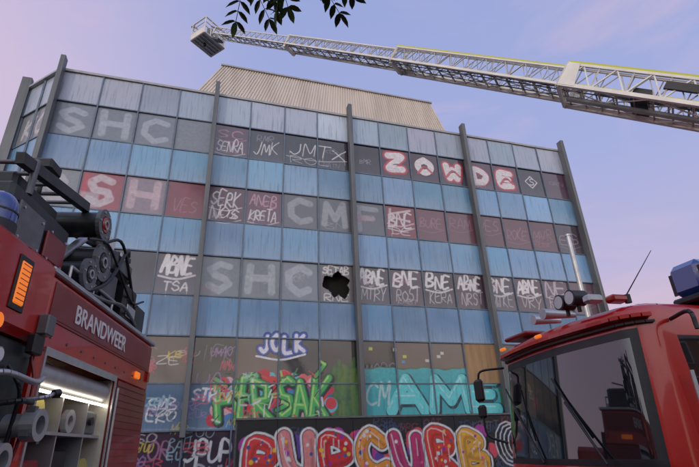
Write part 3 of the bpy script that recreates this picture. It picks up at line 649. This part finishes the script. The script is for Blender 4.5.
b.tube((-.5,-.1,1.97),(-.12,-.1,1.97),.12,'hose',20); b.tube((-.5,.5,1.93),(-.15,.5,1.93),.09,'redd',16); b.ring((-.15,.5,1.93),(1,0,0),.05,.1,.05,'alu'); b.box(-.55,-.1,.8,1.1,1.83,2.05,'grey',ch=.02); b.tube((-.09,.9,1.95),(-.06,.9,1.95),.04,'blk',14)
b.build('locker',ft)
text('lettering','BRANDWEER',.225,Matrix(((0,0,1,.010),(1,0,0,-.08),(0,1,0,2.70),(0,0,0,1))),'white',ft,.003)
b=B()
b.box(-.7,.04,-1.55,-.58,2.40,3.04,'red',ch=.05)
b.box(-.7,.0,-1.55,-.60,.5,2.38,'steel',ch=.02)
b.box(.041,.06,-1.10,-.98,2.58,2.88,'orange',ch=.01); b.box(.0405,.05,-1.13,-.95,2.54,2.92,'blk',ch=.005)
for z in np.arange(2.61,2.87,.035): b.box(.06,.062,-1.095,-.985,z,z+.006,'redlens')
b.build('rear_corner',ft)
b=B()
for (y,z,r,l) in((-.72,1.83,.10,.22),(-1.05,1.62,.09,.2),(-.78,1.35,.11,.2)):
    b.tube((0,y,z),(l*.6,y,z),r*.75,'alu',20); b.ring((l*.6,y,z),(1,0,0),r*.6,r*1.05,.09,'alu',24); b.tube((l*.6,y,z),(l*.62,y,z),r*.58,'blk',20)
    for t in range(4): a=t*1.57+.5; b.box(l*.6+.02,l*.6+.07,y+math.cos(a)*r*1.1-.02,y+math.cos(a)*r*1.1+.02,z+math.sin(a)*r*1.1-.02,z+math.sin(a)*r*1.1+.02,'grey')
b.path([(.05,-1.2,2.1),(.14,-1.1,2.12),(.16,-.8,2.10),(.12,-.62,2.15)],.022,'alu'); b.path([(.02,-.66,2.0),(.16,-.62,2.02),(.18,-.54,2.05)],.016,'alu')
b.tube((.18,-.54,2.05),(.20,-.50,2.06),.03,'blk'); b.path([(.02,-.95,1.95),(.15,-.9,1.97),(.15,-.75,1.97)],.018,'steel')
for i in range(4): b.tube((0,-1.45+i*.14,2.25),(.02,-1.45+i*.14,2.25),.05,'alu',18); b.tube((.02,-1.45+i*.14,2.25),(.025,-1.45+i*.14,2.25),.04,'white',18)
b.tube((.02,-1.25,2.42),(.09,-1.25,2.42),.05,'orange',16); b.box(.04,.10,-.80,-.66,2.30,2.44,'blk',ch=.01); b.box(.04,.12,-.72,-.60,2.45,2.60,'grey',ch=.01)
b.path([(.02,-.9,2.2),(.10,-.85,2.05),(.08,-.8,1.9),(.03,-.75,1.5)],.014,'blk'); b.path([(.02,-.65,2.3),(.07,-.63,2.1),(.07,-.66,1.7),(.02,-.68,1.5)],.012,'redd')
b.build('pump_fittings',ft)
b=B(); b.tube((-.14,-1.2,3.03),(-.14,-1.2,3.12),.13,'blk',24); b.dome((-.14,-1.2,3.12),.12,.24,'blue'); b.ring((-.14,-1.2,3.19),(0,0,1),.115,.124,.012,'blk'); b.build('blue_beacon',ft)
b=B()
b.box(-1.6,-.25,-.95,.05,3.05,3.62,'steel',ch=.03); b.box(-1.5,-.35,-.80,-.05,3.62,3.80,'blk',ch=.03); b.box(-.249,-.22,-.85,-.45,3.15,3.5,'grey',ch=.01); b.box(-.249,-.22,-.38,-.02,3.2,3.45,'redd',ch=.01)
for y in(-.8,-.5,-.33,-.07):
    for z in(3.2,3.45): b.tube((-.22,y,z),(-.21,y,z),.012,'alu',8)
b.beam((-.3,-.9,3.85),(-.3,.35,4.05),.07,.10,'steel'); b.beam((-.9,-.9,3.85),(-.9,.35,4.05),.07,.1,'steel')
for i in range(5): b.tube((-.3,-.8+i*.25,3.87+i*.04),(-.9,-.8+i*.25,3.87+i*.04),.02,'grey')
b.tube((-.28,-.7,3.62),(-.28,-.7,3.95),.03,'grey'); b.tube((-.5,-.2,3.8),(-.5,-.2,4.2),.025,'blk'); b.box(-.62,-.38,-.32,-.1,4.12,4.24,'blk',ch=.02)
for y,z,r in((.42,3.88,.17),(.55,3.50,.20),(.30,3.28,.16)):
    b.tube((-.75,y,z),(-.12,y,z),r*.8,'steel',24); b.ring((-.14,y,z),(1,0,0),r*.55,r,.04,'grey',24); b.ring((-.72,y,z),(1,0,0),r*.55,r,.04,'grey',24); b.tube((-.11,y,z),(-.095,y,z),r*.5,'redlens' if z>3.8 else 'blk',20)
    b.ring((-.11,y,z),(1,0,0),r*.2,r*.3,.03,'alu',16)
    for t in range(6): a=t*1.047; b.tube((-.10,y+math.cos(a)*r*.78,z+math.sin(a)*r*.78),(-.09,y+math.cos(a)*r*.78,z+math.sin(a)*r*.78),.012,'alu',8)
b.box(-1.4,-.2,.75,1.3,3.04,3.7,'steel',ch=.04); b.box(-1.2,-.1,1.35,1.75,3.04,3.55,'blk',ch=.04); b.box(-1.0,-.15,1.0,1.6,3.56,3.85,'steel',ch=.05); b.box(-.5,-.08,1.78,2.1,3.04,3.4,'steel',ch=.03)
b.box(-.2,-.17,.82,1.2,3.2,3.55,'grey',ch=.01); b.box(-.1,-.08,1.4,1.7,3.15,3.3,'alu',ch=.01); b.box(-.15,-.13,1.1,1.5,3.62,3.78,'grey',ch=.01)
b.path([(-.2,.1,3.1),(-.12,.4,3.15),(-.1,.8,3.4),(-.12,1.2,3.9),(-.2,1.5,3.95)],.022,'blk'); b.path([(-.15,.6,3.75),(-.1,.9,3.9),(-.12,1.3,3.75),(-.1,1.7,3.3)],.018,'blk')
b.path([(-.12,.15,3.6),(-.08,.5,3.7),(-.1,.95,3.6),(-.08,1.5,3.35),(-.1,2.0,3.5)],.014,'blk'); b.path([(-.12,.3,3.1),(-.05,.7,3.12),(-.05,1.2,3.2),(-.1,1.9,3.12)],.018,'grey')
b.beam((-.15,.0,3.10),(-.15,2.2,3.10),.05,.05,'alu'); 
for y in(0,.55,1.1,1.65,2.2): b.tube((-.15,y,3.03),(-.15,y,3.25),.016,'alu',8)
b.tube((-.15,0,3.25),(-.15,2.2,3.25),.016,'alu',8)
for y,z in((1.05,4.0),(1.45,3.95)): b.box(-.5,-.3,y,y+.2,z-.1,z+.06,'blk',ch=.02); b.box(-.30,-.29,y+.02,y+.18,z-.08,z+.04,'white')
b.beam((-.6,.5,3.9),(-.3,1.8,4.0),.06,.06,'steel'); b.tube((-.4,.1,3.3),(-.4,.9,4.05),.045,'alu',12); b.tube((-.4,.5,3.68),(-.4,1.0,4.15),.028,'pipe',10)
b.build('roof_equipment',ft)
b=B()
for y in(-3.2,1.7):
    for x0 in(-2.4,-.35): b.tube((x0,y,.5),(x0+.33,y,.5),.5,'tyre',28); b.tube((x0-.005,y,.5),(x0+.34,y,.5),.26,'grey',20)
b.build('wheels',ft)
# ------------------------------------------------------------------ right fire engine (cab)
fr=empty('fire_engine.001',(2.38,4.05,0),math.radians(105.0))
Wc=2.42
def outline(z):
    if z<=1.38: ins,lean=0,0
    elif z<=2.5: t=(z-1.38)/1.12; ins=.05*t; lean=.12*t
    elif z<=2.66: ins=.05+.01*(z-2.5)/.16; lean=.12+.01
    else: t=(z-2.66)/.14; ins=.06+.34*t**2.2; lean=.13+.38*t**2.2
    R=.30; pts=[]
    x0=ins; yF=-lean; rear=-1.9
    for y in(rear,-1.55,-1.2,-1.12,-.8,-.52,-.42): pts.append((x0,min(y,yF-R) if y>-.5 else y))
    for i in range(1,6): a=math.pi-i*(math.pi/2)/6; pts.append((x0+R+R*math.cos(a),yF-R+R*math.sin(a)))
    nf=10
    for i in range(nf+1):
        t=i/nf; x=x0+R+(Wc-2*ins-2*R)*t; pts.append((x,yF+.09*math.sin(math.pi*t)))
    for i in range(1,6): a=math.pi/2-i*(math.pi/2)/6; pts.append((Wc-x0-R+R*math.cos(a),yF-R+R*math.sin(a)))
    for y in(-.42,-.52,-.8,-1.12,-1.2,-1.55,rear): pts.append((Wc-x0,min(y,yF-R) if y>-.5 else y))
    return pts
zs=[.45,.8,1.1,1.32,1.38,1.44,1.9,2.2,2.42,2.5,2.56,2.66,2.70,2.74,2.77,2.80]
b=B(); O_=[outline(z) for z in zs]; n=len(O_[0])
for j in range(len(zs)-1):
    for i in range(n-1):
        q=[(*O_[j][i],zs[j]),(*O_[j][i+1],zs[j]),(*O_[j+1][i+1],zs[j+1]),(*O_[j+1][i],zs[j+1])]
        k='red'
        if 1.38<=zs[j]<2.42:
            if 9<=i<=n-11: k='blk' if (zs[j]<1.44 or i in(9,n-11)) else 'wind'
            elif i in(0,1,3,4) or i in(n-2,n-3,n-5,n-6): k='blk' if (zs[j]<1.44) else 'wind'
        elif 2.42<=zs[j]<2.5 and 9<=i<=n-11: k='blk'
        if zs[j]<.8: k='blk'
        b.add(q,[(0,1,2,3)],k,True)
b.add([(*p,2.80) for p in O_[-1]],[list(range(n))],'red'); b.add([(Wc-.05,-1.9,.45),(.05,-1.9,.45),(.05,-1.9,2.75),(Wc-.05,-1.9,2.75)],[(0,1,2,3)],'redd')
o=b.build('cab_shell',fr)
import bmesh
bm=bmesh.new(); bm.from_mesh(o.data); bmesh.ops.remove_doubles(bm,verts=bm.verts,dist=.0005); bmesh.ops.recalc_face_normals(bm,faces=bm.faces); bm.to_mesh(o.data); bm.free()
b=B()
pl=[(x,y+.05) for x,y in outline(2.55)[7:-7]]
for (p,q) in zip(pl[:-1],pl[1:]): b.beam((*p,2.60),(*q,2.60),.10,.035,'red')
for (p,q) in zip(pl[:-1],pl[1:]): b.beam((p[0],p[1]-.03,2.545),(q[0],q[1]-.03,2.545),.05,.02,'blk')
for x in(1.22,1.95): b.box(x-.05,x+.05,.02,.06,2.635,2.67,'orange',ch=.01)
for x in(.55,1.45): b.tube((x,.10,1.40),(x+.45,.05,1.95),.012,'blk',6); b.tube((x+.2,.06,1.62),(x+.62,.02,2.2),.010,'blk',6)
for x in(.58,.75): b.tube((x,-.10,2.90),(x,.06,2.90),.08,'blk',20); b.tube((x,.06,2.90),(x,.065,2.90),.065,'pipe',20); b.tube((x,-.03,2.76),(x,-.03,2.84),.02,'blk')
b.box(.36,.47,-.15,.02,2.80,2.88,'alu',ch=.02); b.tube((1.05,-.35,2.86),(1.05,.05,2.86),.03,'alu',12,.06); b.tube((1.3,-.35,2.86),(1.3,.0,2.86),.03,'alu',12,.055)
b.box(1.7,2.2,-.6,-.15,2.79,2.84,'redd',ch=.03)
b.box(.22,.34,-.30,-.12,2.77,2.84,'redlens',ch=.02)
b.build('roof_lights_and_trim',fr)
b=B(); b.box(.02,.42,-1.66,-1.02,2.79,2.86,'blk',ch=.02); b.box(.04,.40,-1.64,-1.04,2.861,3.20,'blue',ch=.06)
for y in np.arange(-1.58,-1.06,.1): b.box(.036,.404,y,y+.012,2.90,3.12,'blk')
b.build('beacon_bar',fr)
b=B(); b.tube((.24,-.30,2.76),(.24,-.30,2.84),.03,'blk'); b.tube((.24,-.30,2.84),(.08,-.58,3.25),.006,'blk',6,.003); b.build('antenna',fr)
b=B()
b.path([(2.38,-.2,2.50),(2.52,.06,2.48),(2.56,.10,2.38)],.015,'blk'); b.box(2.48,2.66,.06,.14,2.10,2.38,'blk',ch=.04); b.box(2.49,2.65,.06,.13,1.90,2.06,'blk',ch=.04); b.path([(2.40,-.1,1.6),(2.54,.08,1.7),(2.56,.10,1.92)],.015,'blk')
b.path([(.04,-.5,2.56),(-.22,-.42,2.56),(-.26,-.40,2.40)],.018,'blk'); 
b.build('mirrors',fr)
b=B()
b.box(-.004,.002,-1.165,-1.15,.8,1.38,'blk'); b.box(-.004,.002,-.475,-.46,.8,1.38,'blk'); b.box(-.03,-.005,-1.1,-.95,1.2,1.24,'blk'); b.tube((-.05,-.40,.9),(-.05,-.44,2.1),.018,'alu')
b.box(.3,2.15,.09,.14,.75,1.15,'blk'); b.box(.02,2.43,.02,.22,.4,.68,'white',ch=.05)
b.build('door_and_grille_details',fr)
b=B(); b.box(.0,2.45,-6.8,-1.95,.6,2.95,'red',ch=.04)
for y in(-6.6,-5.1,-3.6): 
    for z in np.arange(.85,2.5,.08): b.box(-.012,.002,y,y+1.35,z,z+.065,'alu')
b.build('body',fr)
b=B()
for y in(-1.35,-5.2):
    for x0 in(.02,2.1): b.tube((x0-.02,y,.5),(x0+.33,y,.5),.5,'tyre',28); b.tube((x0-.03,y,.5),(x0+.34,y,.5),.25,'grey',20)
b.build('wheels',fr)
# ------------------------------------------------------------------ steel pole
b=B(); b.tube((0,0,0),(0,0,7.6),.085,'pipe',16,.07); b.tube((0,0,0),(0,0,.6),.12,'pipe',16); b.tube((0,0,7.6),(0,0,7.66),.09,'pipe',16); o=b.build('steel_pole'); o.location=(7.05,14,0)
# ------------------------------------------------------------------ tree (stands behind the photographer; one branch hangs in)
tr=empty('ash_tree')
b=B(); P0=[(-1.3,-3.2,0),(-1.35,-3.1,1.4),(-1.25,-2.9,2.8),(-1.1,-2.7,4.2),(-1.2,-2.6,5.8),(-1.1,-2.7,7.4)];R0=[.24,.19,.16,.13,.09,.04]
for i in range(5): b.tube(P0[i],P0[i+1],R0[i],'bark',14,R0[i+1])
limb=[(-1.1,-2.7,4.2),(-.85,-1.6,4.7),(-.55,-.6,4.75),(-.4,.4,4.35),(-.3,1.1,3.85),(-.26,1.42,3.60)]
rl=[.07,.05,.035,.022,.012,.006]
for i in range(5): b.tube(limb[i],limb[i+1],rl[i],'bark',10,rl[i+1])
ends=[]
rs=random.Random(11)
for _ in range(26):
    a=rs.uniform(0,6.28);p=Vector(P0[rs.choice([3,3,4,4,5])]);d=Vector((math.cos(a),min(math.sin(a),.35),rs.uniform(.1,.9))).normalized();l=rs.uniform(1.,2.2);q=p+d*l;
    b.tube(p,q,.035,'bark',8,.01);ends.append(q)
tw=[((-.30,1.1,3.85),(-.42,1.44,3.58)),((-.3,1.1,3.85),(-.12,1.46,3.60)),((-.35,.8,4.05),(-.33,1.36,3.64))]
for p,q in tw: b.tube(p,q,.006,'bark',6,.003)
b.build('trunk_and_limbs',tr)
b=B()
def leaflet(p,d,nrm,l,wd):
    d=d.normalized();sd_=d.cross(nrm).normalized();nn=sd_.cross(d)
    k=[(.2,.75),(.45,1.),(.7,.8),(1.,0)]
    vs=[p]
    for t,ww in k[:-1]: c=p+d*l*t-nn*l*.08*t*t; vs+= [c-sd_*wd*ww/2+nn*wd*.12,c,c+sd_*wd*ww/2+nn*wd*.12]
    vs.append(p+d*l-nn*l*.1)
    fs=[(0,2,1),(0,3,2),(1,2,5,4),(2,3,6,5),(4,5,8,7),(5,6,9,8),(7,8,10),(8,9,10)]
    b.add(vs,fs,'leaf')
def compound(p,d,L_,n=5,ls=.065):
    d=d.normalized();nrm=Vector((rs.uniform(-.4,.4),rs.uniform(-.4,.4),1)).normalized();sd_=d.cross(nrm).normalized()
    q=p
    for i in range(n):
        q2=p+d*L_*(i+1)/n+Vector((0,0,-.12*L_*((i+1)/n)**2));b.tube(q,q2,.0018,'leaf',4);q=q2
        for sg in(-1,1): leaflet(q,(sd_*sg+d*.55+Vector((0,0,rs.uniform(-.35,.0)))),nrm,ls*rs.uniform(.85,1.1)*(1-.25*abs(i/n-.4)),ls*.38)
    leaflet(q,d,nrm,ls,ls*.38)
for p,d in (((-.42,1.44,3.58),(-.2,.35,-.55)),((-.42,1.44,3.58),(.3,.4,-.45)),((-.26,1.42,3.60),(-.1,.3,-.7)),((-.26,1.42,3.60),(.5,.25,-.15)),((-.12,1.46,3.60),(.5,.25,-.1)),((-.12,1.46,3.60),(.3,.35,-.25)),((-.33,1.36,3.64),(.1,.6,-.45)),((-.33,1.36,3.64),(-.5,.4,-.2)),((-.3,1.40,3.62),(.25,.5,-.6))):
    compound(Vector(p),Vector(d),.20,5,.078)
for e in ends:
    for _ in range(16):
        d=Vector((rs.uniform(-1,1),rs.uniform(-1,1),rs.uniform(-.8,.4)));p=e+Vector((rs.gauss(0,.35),rs.gauss(0,.3),rs.gauss(0,.3)))
        if p.y>-.4: continue
        compound(p,d,.26,4,.10)
b.build('leaves',tr)
# ------------------------------------------------------------------ ground, pavement, surroundings
b=B(); b.add([(-600,-600,0),(600,-600,0),(600,600,0),(-600,600,0)],[(0,1,2,3)],'asph'); b.build('ground')
pv=empty('pavement',(-12.785,16.284,0),math.atan2(.3054,.9522)); b=B(); b.box(-12,40,-4.5,-.0,.004,.12,'pave',ch=.015); b.box(-12,40,-4.66,-4.51,.004,.13,'coping',ch=.015); b.build('slabs_and_kerb',pv)
b=B()
for i in range(8): b.box(-16+i*5,-14+i*5,-6.1,-5.98,.004,.008,'mark')
b.build('road_markings')
def house(name,x,y,wd,dp,h,fl,rz=0):  # unseen brick houses, added to be reflected in windscreen and panes
    e=empty(name,(x,y,0),rz);b=B();b.box(0,wd,-dp,0,0,h,'brick');b.box(-.2,wd+.2,-dp-.2,.2,h,h+.35,'coping')
    n=int(wd/2.6);fh=h/fl
    for f in range(fl):
        for i in range(n):
            xx=.7+i*(wd-.6)/n;z=f*fh+.9
            b.box(xx,xx+1.3,.002,.03,z,z+1.6,'pane');b.box(xx-.08,xx,.0,.06,z-.05,z+1.65,'white');b.box(xx+1.3,xx+1.38,.0,.06,z-.05,z+1.65,'white');b.box(xx,xx+1.3,.0,.06,z+1.6,z+1.68,'white');b.box(xx-.1,xx+1.4,.0,.12,z-.12,z-.05,'coping')
    b.build('walls_and_windows',e)
house('unseen_brick_block',-34,-20,26,10,10,3); house('unseen_brick_terrace',-6,-24,30,10,8.5,3); house('unseen_brick_terrace.001',-30,14,22,10,9,3,math.radians(-80))
house('unseen_brick_block.001',26,-18,24,10,11,4,math.radians(20))
